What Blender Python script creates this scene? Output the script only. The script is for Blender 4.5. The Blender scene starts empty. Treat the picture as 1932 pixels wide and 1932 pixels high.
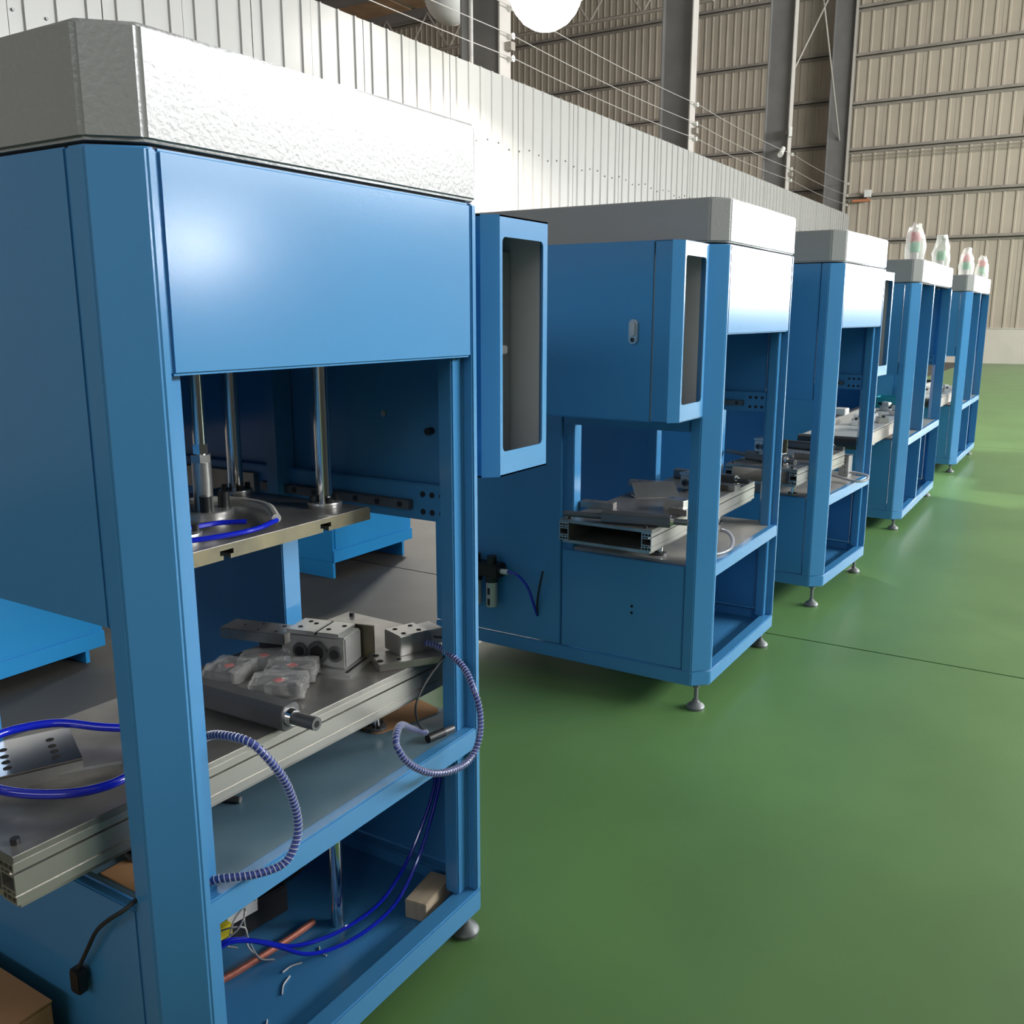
import bpy, bmesh, math, random
from mathutils import Vector, Matrix, noise
R = math.radians
PI = math.pi
random.seed(7)
scene = bpy.context.scene
COL = scene.collection

# ------------------------------------------------------------------ camera
cam_d = bpy.data.cameras.new('camera')
cam_d.sensor_width = 36.0
cam_d.lens = 36.0 * 1755.3 / 1932.0
cam_d.clip_end = 300
cam = bpy.data.objects.new('camera', cam_d)
COL.objects.link(cam)
cam.location = (-0.8733, -1.2021, 1.6)
cam.rotation_euler = (PI / 2 - 0.2077, 0, -1.0162)
scene.camera = cam

# ------------------------------------------------------------------ light
world = bpy.data.worlds.new('overcast_sky')
scene.world = world
world.use_nodes = True
wb = world.node_tree.nodes['Background']
wb.inputs[0].default_value = (0.86, 0.93, 1.0, 1)
wb.inputs[1].default_value = 0.8
scene.view_settings.view_transform = 'Standard'
scene.view_settings.look = 'None'
scene.view_settings.gamma = 1.0
scene.view_settings.use_curve_mapping = False
scene.view_settings.exposure = 0.42

XFAR, YPART, YBACK, YSIDE, XREAR, ZROOF = 35.44, 6.92, 7.85, -16.0, -14.0, 13.2


def area(name, loc, sx, sy, power, rot, color=(1, 1, 1), spread=180):
    l = bpy.data.lights.new(name, 'AREA')
    l.shape = 'RECTANGLE'; l.size = sx; l.size_y = sy
    l.energy = power; l.color = color; l.spread = R(spread)
    o = bpy.data.objects.new(name, l)
    COL.objects.link(o)
    o.location = loc; o.rotation_euler = rot
    return o


# unseen gate and clerestory, placed from glare and shadow angle, added to light the hall
GATE = (-13.2, -4.4, 6.4)
area('gate_daylight', (XFAR + 0.6, (GATE[0] + GATE[1]) / 2, 4.35), 4.1, 8.8, 1600, (0, R(90), 0), (0.95, 0.98, 1.0))
CLER = (4.0, 28.0, 6.0, 9.2)
area('clerestory_daylight', ((CLER[0] + CLER[1]) / 2, YSIDE - 0.5, (CLER[2] + CLER[3]) / 2), 24.0, 3.2, 6800,
     (R(90), 0, 0), (0.97, 0.99, 1.0))

REAR = (-9.0, 5.0, 6.6, 9.0)  # unseen rear window opening, added as cool fill for the left-facing sides
area('rear_window_daylight', (XREAR - 0.5, (REAR[0] + REAR[1]) / 2, (REAR[2] + REAR[3]) / 2), 2.4, 14.0, 460,
     (0, R(-90), 0), (0.90, 0.95, 1.0))


# ------------------------------------------------------------------ materials
def mat(name, color, rough=0.5, metal=0.0, bump=0.0, bscale=100.0, var=0.0, vscale=3.0, spec=0.5, dark=None, coat=0.0,
        stretch=None):
    m = bpy.data.materials.new(name)
    m.use_nodes = True
    nt = m.node_tree
    b = nt.nodes['Principled BSDF']
    c = (color[0], color[1], color[2], 1)
    b.inputs['Base Color'].default_value = c
    b.inputs['Roughness'].default_value = rough
    b.inputs['Metallic'].default_value = metal
    b.inputs['Specular IOR Level'].default_value = spec
    b.inputs['Coat Weight'].default_value = coat
    tc = nt.nodes.new('ShaderNodeTexCoord')
    src = tc.outputs['Object']
    if stretch:
        mp = nt.nodes.new('ShaderNodeMapping')
        mp.inputs['Scale'].default_value = stretch
        nt.links.new(src, mp.inputs['Vector'])
        src = mp.outputs['Vector']
    if var > 0:
        n = nt.nodes.new('ShaderNodeTexNoise')
        n.inputs['Scale'].default_value = vscale
        n.inputs['Detail'].default_value = 6
        nt.links.new(src, n.inputs['Vector'])
        r = nt.nodes.new('ShaderNodeValToRGB')
        d = dark if dark else tuple(v * (1 - var) for v in color)
        r.color_ramp.elements[0].position = 0.32
        r.color_ramp.elements[0].color = (d[0], d[1], d[2], 1)
        r.color_ramp.elements[1].position = 0.68
        r.color_ramp.elements[1].color = c
        nt.links.new(n.outputs['Fac'], r.inputs['Fac'])
        nt.links.new(r.outputs['Color'], b.inputs['Base Color'])
    if bump > 0:
        n2 = nt.nodes.new('ShaderNodeTexNoise')
        n2.inputs['Scale'].default_value = bscale
        n2.inputs['Detail'].default_value = 3
        nt.links.new(src, n2.inputs['Vector'])
        bp = nt.nodes.new('ShaderNodeBump')
        bp.inputs['Strength'].default_value = bump
        bp.inputs['Distance'].default_value = 0.002
        nt.links.new(n2.outputs['Fac'], bp.inputs['Height'])
        nt.links.new(bp.outputs['Normal'], b.inputs['Normal'])
    return m


def emis(name, color, strength):
    m = bpy.data.materials.new(name)
    m.use_nodes = True
    b = m.node_tree.nodes['Principled BSDF']
    b.inputs['Base Color'].default_value = (*color, 1)
    b.inputs['Emission Color'].default_value = (*color, 1)
    b.inputs['Emission Strength'].default_value = strength
    return m


def film(name, color, transp, rough=0.15):
    """thin plastic film: part see-through, part glossy"""
    m = bpy.data.materials.new(name)
    m.use_nodes = True
    nt = m.node_tree
    b = nt.nodes['Principled BSDF']
    b.inputs['Base Color'].default_value = (*color, 1)
    b.inputs['Roughness'].default_value = rough
    t = nt.nodes.new('ShaderNodeBsdfTransparent')
    mx = nt.nodes.new('ShaderNodeMixShader')
    mx.inputs[0].default_value = transp
    out = nt.nodes['Material Output']
    nt.links.new(b.outputs[0], mx.inputs[1])
    nt.links.new(t.outputs[0], mx.inputs[2])
    nt.links.new(mx.outputs[0], out.inputs['Surface'])
    return m


M = {}
M['blue'] = mat('blue_gloss_paint', (0.060, 0.245, 0.50), 0.19, 0, 0.05, 160, 0.06, 2.0)
M['bright_blue'] = mat('bright_blue_paint', (0.02, 0.30, 0.68), 0.35, 0, 0.04, 160)  # the machines' blue, brightened to carry the light on the row behind
M['grey_cap'] = mat('grey_hammered_paint', (0.31, 0.31, 0.305), 0.27, 0, 0.35, 110, 0.04, 3)
M['grey_in'] = mat('grey_primer_inside', (0.46, 0.445, 0.41), 0.55, 0, 0.05, 80)
M['shelf'] = mat('dusty_blue_shelf', (0.13, 0.215, 0.27), 0.34, 0, 0.05, 120, 0.35, 5, dark=(0.085, 0.16, 0.22))
M['shelf_dust'] = mat('dusty_grey_shelf', (0.36, 0.34, 0.31), 0.36, 0, 0.05, 120, 0.3, 5, dark=(0.22, 0.225, 0.23))  # grey from dust plus the partition's pale reflection, painted in
M['alu'] = mat('aluminium_extrusion', (0.47, 0.45, 0.42), 0.40, 0.85, 0.02, 60, 0.08, 6)
M['plate'] = mat('worn_steel_plate', (0.42, 0.40, 0.375), 0.36, 0.75, 0.05, 40, 0.45, 7, dark=(0.23, 0.22, 0.205))
M['gold_plate'] = mat('oiled_brassy_steel_edge', (0.25, 0.215, 0.14), 0.36, 0.8, 0.06, 40, 0.4, 12, dark=(0.16, 0.145, 0.11))
M['chrome'] = mat('chrome', (0.72, 0.72, 0.73), 0.12, 1.0)
M['steel'] = mat('machined_steel', (0.55, 0.545, 0.53), 0.32, 0.85, 0.03, 80, 0.15, 10)
M['dark_steel'] = mat('dark_oiled_steel', (0.155, 0.155, 0.16), 0.42, 0.55, 0.03, 80, 0.2, 9)
M['anod'] = mat('grey_anodised_aluminium', (0.50, 0.49, 0.475), 0.42, 0.5, 0.03, 90)
M['black'] = mat('black_oxide', (0.012, 0.012, 0.013), 0.42)
M['rubber'] = mat('black_rubber', (0.018, 0.018, 0.02), 0.6)
M['hole'] = mat('hole_black', (0.006, 0.006, 0.007), 0.8)
M['tube'] = mat('blue_pneumatic_tube', (0.006, 0.016, 0.46), 0.18, 0, coat=0.5)
M['tube_in'] = mat('violet_blue_tube', (0.045, 0.065, 0.26), 0.3)
M['wrap'] = film('clear_spiral_wrap', (0.55, 0.57, 0.68), 0.45, 0.2)
M['white_tape'] = film('milky_sleeve', (0.62, 0.60, 0.55), 0.12, 0.3)
M['bag'] = film('clear_crumpled_film', (0.66, 0.65, 0.63), 0.74, 0.06)
M['bag_white'] = film('milky_plastic_bag', (0.97, 0.97, 0.95), 0.55, 0.3)
M['red'] = mat('red_lens', (0.62, 0.03, 0.03), 0.3)
M['green'] = mat('green_lens', (0.02, 0.36, 0.14), 0.3)
M['yellow'] = mat('yellow_plastic', (0.75, 0.62, 0.03), 0.4)
M['white'] = mat('white_plastic', (0.72, 0.71, 0.68), 0.35)
M['cardboard'] = mat('cardboard', (0.42, 0.22, 0.10), 0.8, 0, 0.05, 60, 0.15, 6)
M['wood'] = mat('pale_plywood', (0.52, 0.42, 0.30), 0.7, 0, 0.06, 60, 0.2, 9, stretch=(1, 8, 1))
M['copper'] = mat('copper_braid', (0.50, 0.17, 0.12), 0.4, 0.4, 0.3, 300, 0.3, 120)
M['foot'] = mat('grey_iron_foot', (0.17, 0.18, 0.19), 0.45, 0.3)
M['teal'] = mat('teal_plastic_bin', (0.02, 0.34, 0.42), 0.4)
M['belt'] = mat('grey_belt', (0.42, 0.43, 0.42), 0.4, 0, 0.04, 30, 0.3, 4)
M['tan_steel'] = mat('stained_steel_side', (0.50, 0.42, 0.35), 0.32, 0.7, 0.05, 30, 0.35, 8, dark=(0.34, 0.29, 0.25))
M['floor'] = mat('green_floor_paint', (0.125, 0.250, 0.082), 0.36, 0, 0.05, 9, 0.30, 1.3, dark=(0.100, 0.205, 0.066))
M['concrete'] = mat('brown_grey_concrete', (0.070, 0.063, 0.055), 0.6, 0, 0.1, 30, 0.35, 2.2)
M['joint'] = mat('joint_dirt', (0.03, 0.04, 0.028), 0.9)
M['part_sheet'] = mat('white_steel_sheet', (0.325, 0.318, 0.305), 0.36, 0.0, 0.02, 20, 0.06, 1.5)
M['wall_sheet'] = mat('beige_steel_sheet', (0.46, 0.395, 0.32), 0.5, 0.0, 0.02, 20, 0.10, 1.2)
M['girt'] = mat('taupe_girt', (0.30, 0.265, 0.23), 0.6, 0, 0, 1, 0.2, 3)
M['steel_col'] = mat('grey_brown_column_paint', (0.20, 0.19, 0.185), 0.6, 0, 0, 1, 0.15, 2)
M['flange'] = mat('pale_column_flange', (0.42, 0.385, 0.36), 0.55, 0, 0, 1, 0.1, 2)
M['plaster'] = mat('cream_plaster', (0.62, 0.57, 0.50), 0.8, 0, 0.05, 20, 0.08, 2)
M['roof_panel'] = mat('brown_fibre_roof_panel', (0.46, 0.29, 0.17), 0.8, 0, 0, 1, 0.35, 1.6)
M['roof'] = mat('roof_sheet', (0.38, 0.36, 0.33), 0.7)
M['wire'] = mat('grey_wire', (0.36, 0.34, 0.32), 0.5)
M['lamp'] = emis('lamp_lens_glow', (1.0, 0.97, 0.90), 30.0)
M['flood'] = emis('floodlight_glow', (1.0, 0.98, 0.94), 180.0)  # glow of the added lamp on the side wall
M['orange'] = mat('orange_pipe_paint', (0.55, 0.20, 0.10), 0.5)
M['lamp_housing'] = mat('spun_aluminium', (0.65, 0.65, 0.63), 0.3, 0.6)


# ------------------------------------------------------------------ mesh builder
class MB:
    def __init__(s):
        s.v = []; s.f = []

    def add(s, vs, fs):
        n = len(s.v)
        s.v += [tuple(p) for p in vs]
        s.f += [tuple(i + n for i in f) for f in fs]
        return s

    def box(s, x0, x1, y0, y1, z0, z1):
        return s.add([(x0, y0, z0), (x1, y0, z0), (x1, y1, z0), (x0, y1, z0), (x0, y0, z1), (x1, y0, z1), (x1, y1, z1),
                      (x0, y1, z1)],
                     [(0, 3, 2, 1), (4, 5, 6, 7), (0, 1, 5, 4), (1, 2, 6, 5), (2, 3, 7, 6), (3, 0, 4, 7)])

    def prism(s, poly, a, b, axis='z'):
        def P(u, v, w):
            return {'z': (u, v, w), 'x': (w, u, v), 'y': (u, w, v)}[axis]
        n = len(poly)
        vs = [P(u, v, a) for u, v in poly] + [P(u, v, b) for u, v in poly]
        fs = [tuple(range(n))[::-1], tuple(range(n, 2 * n))]
        fs += [(i, (i + 1) % n, n + (i + 1) % n, n + i) for i in range(n)]
        return s.add(vs, fs)

    def ring(s, outer, inner, z0, z1):
        n = len(outer)
        vs = [(x, y, z) for z in (z0, z1) for pl in (outer, inner) for x, y in pl]
        fs = []
        for i in range(n):
            j = (i + 1) % n
            fs += [(i, j, 2 * n + j, 2 * n + i), (n + i, 3 * n + i, 3 * n + j, n + j),
                   (2 * n + i, 2 * n + j, 3 * n + j, 3 * n + i), (i, n + i, n + j, j)]
        return s.add(vs, fs)

    def cyl(s, p0, p1, r0, r1=None, n=16, cap=True):
        r1 = r0 if r1 is None else r1
        p0, p1 = Vector(p0), Vector(p1)
        d = (p1 - p0).normalized()
        a = d.orthogonal().normalized(); b = d.cross(a)
        vs = []
        for p, r in ((p0, r0), (p1, r1)):
            for k in range(n):
                t = 2 * PI * k / n
                vs.append(p + a * math.cos(t) * r + b * math.sin(t) * r)
        fs = [(k, (k + 1) % n, n + (k + 1) % n, n + k) for k in range(n)]
        if cap:
            fs += [tuple(range(n))[::-1], tuple(range(n, 2 * n))]
        return s.add(vs, fs)

    def lathe(s, prof, n=20):
        """prof: (r,z) pairs around z"""
        vs = []
        for r, z in prof:
            for k in range(n):
                t = 2 * PI * k / n
                vs.append((r * math.cos(t), r * math.sin(t), z))
        fs = []
        for i in range(len(prof) - 1):
            for k in range(n):
                fs.append((i * n + k, i * n + (k + 1) % n, (i + 1) * n + (k + 1) % n, (i + 1) * n + k))
        fs += [tuple(range(n))[::-1], tuple(range((len(prof) - 1) * n, len(prof) * n))]
        return s.add(vs, fs)

    def tube(s, pts, r, n=10):
        pts = [Vector(p) for p in pts]
        m = len(pts)
        a = None
        vs = []
        for i, p in enumerate(pts):
            d = (pts[min(i + 1, m - 1)] - pts[max(i - 1, 0)]).normalized()
            if a is None:
                a = d.orthogonal().normalized()
            a = (a - d * a.dot(d)).normalized()
            b = d.cross(a)
            for k in range(n):
                t = 2 * PI * k / n
                vs.append(p + a * math.cos(t) * r + b * math.sin(t) * r)
        fs = []
        for i in range(m - 1):
            for k in range(n):
                fs.append((i * n + k, i * n + (k + 1) % n, (i + 1) * n + (k + 1) % n, (i + 1) * n + k))
        fs += [tuple(range(n))[::-1], tuple(range((m - 1) * n, m * n))]
        return s.add(vs, fs)

    def mesh(s, name, bevel=0.0, seg=2, smooth=True):
        me = bpy.data.meshes.new(name)
        me.from_pydata(s.v, [], s.f)
        bm = bmesh.new()
        bm.from_mesh(me)
        bmesh.ops.recalc_face_normals(bm, faces=bm.faces)
        if bevel > 0:
            es = [e for e in bm.edges if len(e.link_faces) == 2 and e.calc_face_angle(0) > R(28)]
            bmesh.ops.bevel(bm, geom=es, offset=bevel, segments=seg, affect='EDGES', clamp_overlap=True)
        bm.to_mesh(me)
        bm.free()
        if smooth:
            me.shade_smooth()
            me.set_sharp_from_angle(angle=R(32))
        return me

    def build(s, name, material, parent=None, bevel=0.0, seg=2, loc=(0, 0, 0), rot=(0, 0, 0), smooth=True):
        me = s.mesh(name, bevel, seg, smooth)
        me.materials.append(M[material])
        return link(name, me, parent, loc, rot)


def link(name, me, parent=None, loc=(0, 0, 0), rot=(0, 0, 0)):
    o = bpy.data.objects.new(name, me)
    COL.objects.link(o)
    o.parent = parent
    o.location = loc; o.rotation_euler = rot
    return o


def spline(pts, k=10):
    """Catmull-Rom through pts"""
    P = [Vector(p) for p in pts]
    P = [P[0] * 2 - P[1]] + P + [P[-1] * 2 - P[-2]]
    out = []
    for i in range(1, len(P) - 2):
        for j in range(k):
            t = j / k
            a, b, c, d = P[i - 1], P[i], P[i + 1], P[i + 2]
            out.append(0.5 * ((2 * b) + (c - a) * t + (2 * a - 5 * b + 4 * c - d) * t * t + (3 * b - a - 3 * c + d) * t ** 3))
    out.append(P[-2])
    return out


def tag(o, label, cat, group=None):
    o['label'] = label
    o['category'] = cat
    if group:
        o['group'] = group
    return o


def empty(name, loc=(0, 0, 0), rz=0.0):
    o = bpy.data.objects.new(name, None)
    o.empty_display_size = 0.1
    COL.objects.link(o)
    o.location = loc; o.rotation_euler = (0, 0, rz)
    return o


def struct(o):
    o['kind'] = 'structure'
    return o


# ------------------------------------------------------------------ the row of machines: where each stands
FR = [(0, 0, 0), (2.5581, 0.0031, -0.0005), (4.2351, -0.0394, -0.0556), (6.5202, -0.0766, -0.0026), (9.6485, -0.0891, -0.0062)]
WID = [0.975, 0.99, 0.966, 1.689, 1.632]
DZ = [-0.0076, 0.0137, 0.0208, -0.0151, -0.0118]
CH, ZB0, ZB1, ZSH, ZPN, ZC0, ZC1, DEP, YSP = 0.0611, 0.099, 0.1615, 0.611, 1.5165, 1.853, 2.0153, 1.35, 0.67


def at(i, x, y, z=0.0, rz=0.0):
    """machine-local -> world location and heading"""
    ox, oy, a = FR[i]
    return (ox + x * math.cos(a) - y * math.sin(a), oy + x * math.sin(a) + y * math.cos(a), z), a + rz


def thing(name, label, cat, i, x, y, z, rz=0.0, group=None):
    loc, a = at(i, x, y, z + (DZ[i] if z > 0.05 else 0), rz)
    return tag(empty(name, loc, a), label, cat, group)


def solo(mb, name, material, label, cat, i, x, y, z, rz=0.0, group=None, bevel=0.0):
    loc, a = at(i, x, y, z + (DZ[i] if z > 0.05 else 0), rz)
    o = mb.build(name, material, None, bevel)
    o.location = loc; o.rotation_euler = (0, 0, a)
    return tag(o, label, cat, group)


# ------------------------------------------------------------------ floor
def make_floor():
    root = struct(MB().box(XREAR, XFAR + 0.7, YSIDE, 30.0, -0.30, -0.012).build('floor', 'joint'))
    g = 0.006
    xs = [XREAR, -4.6, 3.70, 12.0, 20.2, 28.0, XFAR]
    for k in range(len(xs) - 1):
        ye = 1.45 if k < 3 else 2.6
        for (y0, y1) in ((YSIDE, -7.0), (-7.0, ye)):
            MB().box(xs[k] + g, xs[k + 1] - g, y0 + g, y1 - g, -0.012, 0.0).build('painted_slab', 'floor', root)
        for (y0, y1) in ((ye, 4.6), (4.6, 30.0)):
            MB().box(xs[k] + g, xs[k + 1] - g, y0 + g, y1 - g, -0.012, 0.0).build('concrete_slab', 'concrete', root)
    # yard outside the added gate
    struct(MB().box(XFAR + 0.25, XFAR + 30, -30, 7.0, -0.3, -0.02).build('floor_yard', 'plaster'))


make_floor()


# ------------------------------------------------------------------ corrugated walls
def sheet_mesh(width, z0, z1, pitch, ribw, ribh, th=0.004):
    """corrugated sheet in the x-z plane, ribs towards -y"""
    prof = []
    n = max(1, round(width / pitch))
    p = width / n
    for k in range(n):
        a = k * p
        c = a + p / 2
        prof += [(a, 0), (c - ribw, 0), (c - ribw * 0.55, -ribh), (c + ribw * 0.55, -ribh), (c + ribw, 0)]
    prof.append((width, 0))
    back = [(x, y + th) for x, y in prof][::-1]
    return MB().prism(prof + back, z0, z1)


def wall_sheets(parent, material, mesh_mb, count, width, origin, rot, name='cladding_sheet', gap=0.008):
    me = mesh_mb.mesh(name, smooth=False)
    me.materials.append(M[material])
    for k in range(count):
        d = Vector((k * width + gap * 0.5, -0.004 * (k % 2), 0))
        d.rotate(Matrix.Rotation(rot, 4, 'Z'))
        link(name, me, parent, (origin[0] + d.x, origin[1] + d.y, origin[2]), (0, 0, rot))


# white partition behind the machines
pw = struct(MB().box(XREAR, XFAR, YPART + 0.035, YPART + 0.075, 0.0, 5.15).build('wall_partition', 'girt'))
PS = 0.92
npan = int((XFAR - 1.0) / PS) + 1
wall_sheets(pw, 'part_sheet', sheet_mesh(PS - 0.008, 0.0, 5.175, 0.306, 0.022, 0.022), 36, PS, (XFAR - 36 * PS, YPART + 0.012, 0), 0)
sc = MB()
for k in range(36 * 3):
    x = XFAR - 36 * PS + 0.306 * k + 0.05
    sc.cyl((x, YPART + 0.013, 4.17 + 0.04 * math.sin(k * 1.7)), (x, YPART - 0.004, 4.17 + 0.04 * math.sin(k * 1.7)), 0.014, n=6)
so = sc.build('screw_heads', 'dark_steel', pw)
so['kind'] = 'stuff'

# far gable wall with added gate opening, masonry plinth below
fw = struct(MB().box(XFAR + 0.06, XFAR + 0.2, GATE[1], YBACK, 0.0, ZROOF).build('wall_far', 'girt'))
MB().box(XFAR + 0.06, XFAR + 0.2, YSIDE, GATE[0], 0.0, ZROOF).build('wall_pier', 'girt', fw)
MB().box(XFAR + 0.06, XFAR + 0.2, GATE[0], GATE[1], GATE[2], ZROOF).build('wall_lintel', 'girt', fw)
MB().box(XFAR - 0.10, XFAR + 0.06, GATE[1], YBACK, 0.0, 1.17).build('masonry_plinth', 'plaster', fw)
MB().box(XFAR - 0.13, XFAR + 0.06, GATE[1], YBACK, 1.17, 1.20).build('plinth_ledge', 'plaster', fw)
MB().box(XFAR - 0.10, XFAR + 0.06, YSIDE, GATE[0], 0.0, 1.20).build('masonry_plinth', 'plaster', fw)
# rot -90deg: sheet x runs towards -Y, ribs (-y) turn to -X
WS = 1.16
n1 = int((YBACK - GATE[1]) / WS) + 1
wall_sheets(fw, 'wall_sheet', sheet_mesh(WS - 0.008, 1.20, ZROOF, 0.387, 0.05, 0.035), 10, WS, (XFAR + 0.05, YBACK - 0.65, 0), -PI / 2)
wall_sheets(fw, 'wall_sheet', sheet_mesh(WS - 0.008, GATE[2] + 0.05, ZROOF, 0.387, 0.05, 0.035), 10, WS,
            (XFAR + 0.05, YBACK - 0.65 - 10 * WS, 0), -PI / 2)


def girt_mb(length):
    m = MB()
    m.box(0, length, -0.16, 0.0, 0.0, 0.02)
    m.box(0, length, -0.16, -0.14, 0.0, 0.11)
    m.box(0, length, -0.02, 0.0, -0.08, 0.02)
    return m


for z in (4.2, 5.75, 7.33, 8.87, 10.45, 12.0):
    girt_mb(YBACK - GATE[1]).build('girt', 'girt', fw, loc=(XFAR + 0.01, YBACK, z), rot=(0, 0, -PI / 2))

# second hall behind the partition: its gable, back wall, roof with brown fibre panels
ZR2 = 16.0
gw = struct(MB().box(XFAR + 0.62, XFAR + 0.75, YBACK, 30.0, 0.0, ZR2).build('wall_gable', 'girt'))
wall_sheets(gw, 'wall_sheet', sheet_mesh(WS - 0.008, 0.0, ZR2, 0.29, 0.04, 0.03), 19, WS, (XFAR + 0.60, YBACK - 0.6 + 19 * WS, 0), -PI / 2)
for z in (4.6, 6.15, 7.68, 9.2, 10.75, 12.85, 14.6):
    girt_mb(22.0).build('girt', 'girt', gw, loc=(XFAR + 0.56, YBACK + 22.0, z), rot=(0, 0, -PI / 2))
struct(MB().box(XREAR, XFAR + 0.7, 30.0, 30.2, 0.0, ZR2).build('wall_back', 'wall_sheet'))
XDROP = 24.4
rb = struct(MB().box(XREAR, XDROP, YBACK, 30.0, 10.92, 11.0).build('ceiling_bay', 'roof'))
MB().box(XDROP, XDROP + 0.1, YBACK, 30.0, 10.9, ZR2).build('roof_step', 'roof', rb)
MB().box(XDROP, XFAR + 0.7, YBACK, 30.0, ZR2, ZR2 + 0.1).build('upper_roof', 'roof', rb)
for k in range(5):
    for j in range(6):
        MB().box(13.4 + k * 2.2, 15.4 + k * 2.2, 9.0 + 3.0 * j, 11.8 + 3.0 * j, 10.88, 10.92).build('fibre_panel', 'roof_panel', rb)
for k in range(6):
    MB().box(13.2 + 2.2 * k, 13.4 + 2.2 * k, YBACK + 0.2, 29.9, 10.6, 10.92).build('roof_beam', 'steel_col', rb)
for k in range(2):
    t = MB()
    x = 18.0 + 6.2 * k
    t.cyl((x, 8.2, 9.6), (x, 29.6, 9.6), 0.05, n=6)
    for j in range(13):
        t.cyl((x, 8.6 + 1.6 * j, 9.6), (x, 9.4 + 1.6 * j, 10.7), 0.03, n=6)
        t.cyl((x, 9.4 + 1.6 * j, 10.7), (x, 10.2 + 1.6 * j, 9.6), 0.03, n=6)
    t.build('roof_truss', 'girt', rb)

# side wall towards the aisle with added clerestory, rear wall with added window, roof (all outside the frame, they close the hall)
sw = struct(MB().box(XREAR, XFAR, YSIDE - 0.2, YSIDE, 0.0, CLER[2]).build('wall_side', 'wall_sheet'))
MB().box(XREAR, XFAR, YSIDE - 0.2, YSIDE, CLER[3], ZROOF).build('wall_upper', 'wall_sheet', sw)
MB().box(XREAR, CLER[0], YSIDE - 0.2, YSIDE, CLER[2], CLER[3]).build('wall_pier', 'wall_sheet', sw)
MB().box(CLER[1], XFAR, YSIDE - 0.2, YSIDE, CLER[2], CLER[3]).build('wall_pier', 'wall_sheet', sw)
rw = struct(MB().box(XREAR - 0.2, XREAR, YSIDE, 30.2, 0.0, REAR[2]).build('wall_rear', 'wall_sheet'))
MB().box(XREAR - 0.2, XREAR, YSIDE, 30.2, REAR[3], ZROOF).build('wall_upper', 'wall_sheet', rw)
MB().box(XREAR - 0.2, XREAR, YSIDE, REAR[0], REAR[2], REAR[3]).build('wall_pier', 'wall_sheet', rw)
MB().box(XREAR - 0.2, XREAR, REAR[1], 30.2, REAR[2], REAR[3]).build('wall_pier', 'wall_sheet', rw)
struct(MB().box(XREAR, XFAR, YSIDE, YBACK, ZROOF, ZROOF + 0.1).build('ceiling', 'roof'))

# ------------------------------------------------------------------ steel columns behind the partition
col_lab = ['steel column beside the bare grey conduit pole', 'steel column with a pair of insulators, between the conduit pole and brace rods',
           'steel column where the long diagonal brace rod ends', 'steel corner column against the far beige wall']
for k, x in enumerate((12.25, 20.1, 27.8, 35.05)):
    t = tag(empty('steel_column', (x, 7.05, 0)), col_lab[k], 'column', 'columns behind the white partition')
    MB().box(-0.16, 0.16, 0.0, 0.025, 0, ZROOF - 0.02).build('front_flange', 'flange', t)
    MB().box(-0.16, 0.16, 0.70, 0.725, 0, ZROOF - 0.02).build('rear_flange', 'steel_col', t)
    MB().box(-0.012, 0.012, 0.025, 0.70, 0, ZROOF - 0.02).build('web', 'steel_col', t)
    for z in (6.22, 5.82, 5.50):
        MB().cyl((0.1, 0.0, z), (0.1, -0.09, z), 0.035, 0.05, n=10).build('insulator', 'white', t)
    if k < 3:
        MB().box(-0.02, 0.10, -0.12, -0.0, 5.60, 5.72).build('junction_box', 'girt', t)

for z, lab in ((6.22, 'topmost of the three thin wires strung along the columns'),
               (5.82, 'middle one of the three thin wires strung along the columns'),
               (5.50, 'lowest of the three thin wires strung along the columns')):
    pts = []
    xs = [3.0, 12.35, 20.2, 27.9, 35.15]
    for a in range(4):
        for j in range(8):
            t = j / 8
            pts.append((xs[a] + (xs[a + 1] - xs[a]) * t, 6.97 - 0.012, z - 0.12 * 4 * t * (1 - t) * 0.5))
    pts.append((xs[-1], 6.958, z))
    tag(MB().tube(pts, 0.007, 6).build('overhead_wire', 'wire'), lab, 'wire', 'wires along the columns')

tag(MB().tube([(11.68, 7.3, 0.0), (11.68, 7.3, 9.5)], 0.035, 8).build('conduit_pole', 'wire'),
    'bare grey conduit pole rising behind the white partition', 'pole')
tag(MB().cyl((27.95, 7.24, 8.25), (33.6, 7.24, 12.9), 0.03, n=8).build('brace_rod', 'flange'),
    'diagonal brace rod leaning towards the far wall', 'brace', 'column brace rods')
tag(MB().cyl((35.0, 7.36, 7.7), (30.4, 7.36, 12.9), 0.03, n=8).build('brace_rod', 'flange'),
    'diagonal brace rod fixed to the corner column', 'brace', 'column brace rods')


def flood(name, x, y, z, label, rz):
    t = tag(empty(name, (x, y, z), rz), label, 'floodlight')
    MB().cyl((0, 0, 0), (-0.32, -0.02, -0.22), 0.07, 0.08, n=12).build('barrel', 'white', t)
    MB().box(-0.03, 0.24, 0.0, 0.06, -0.03, 0.03).build('bracket', 'girt', t)


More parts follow.
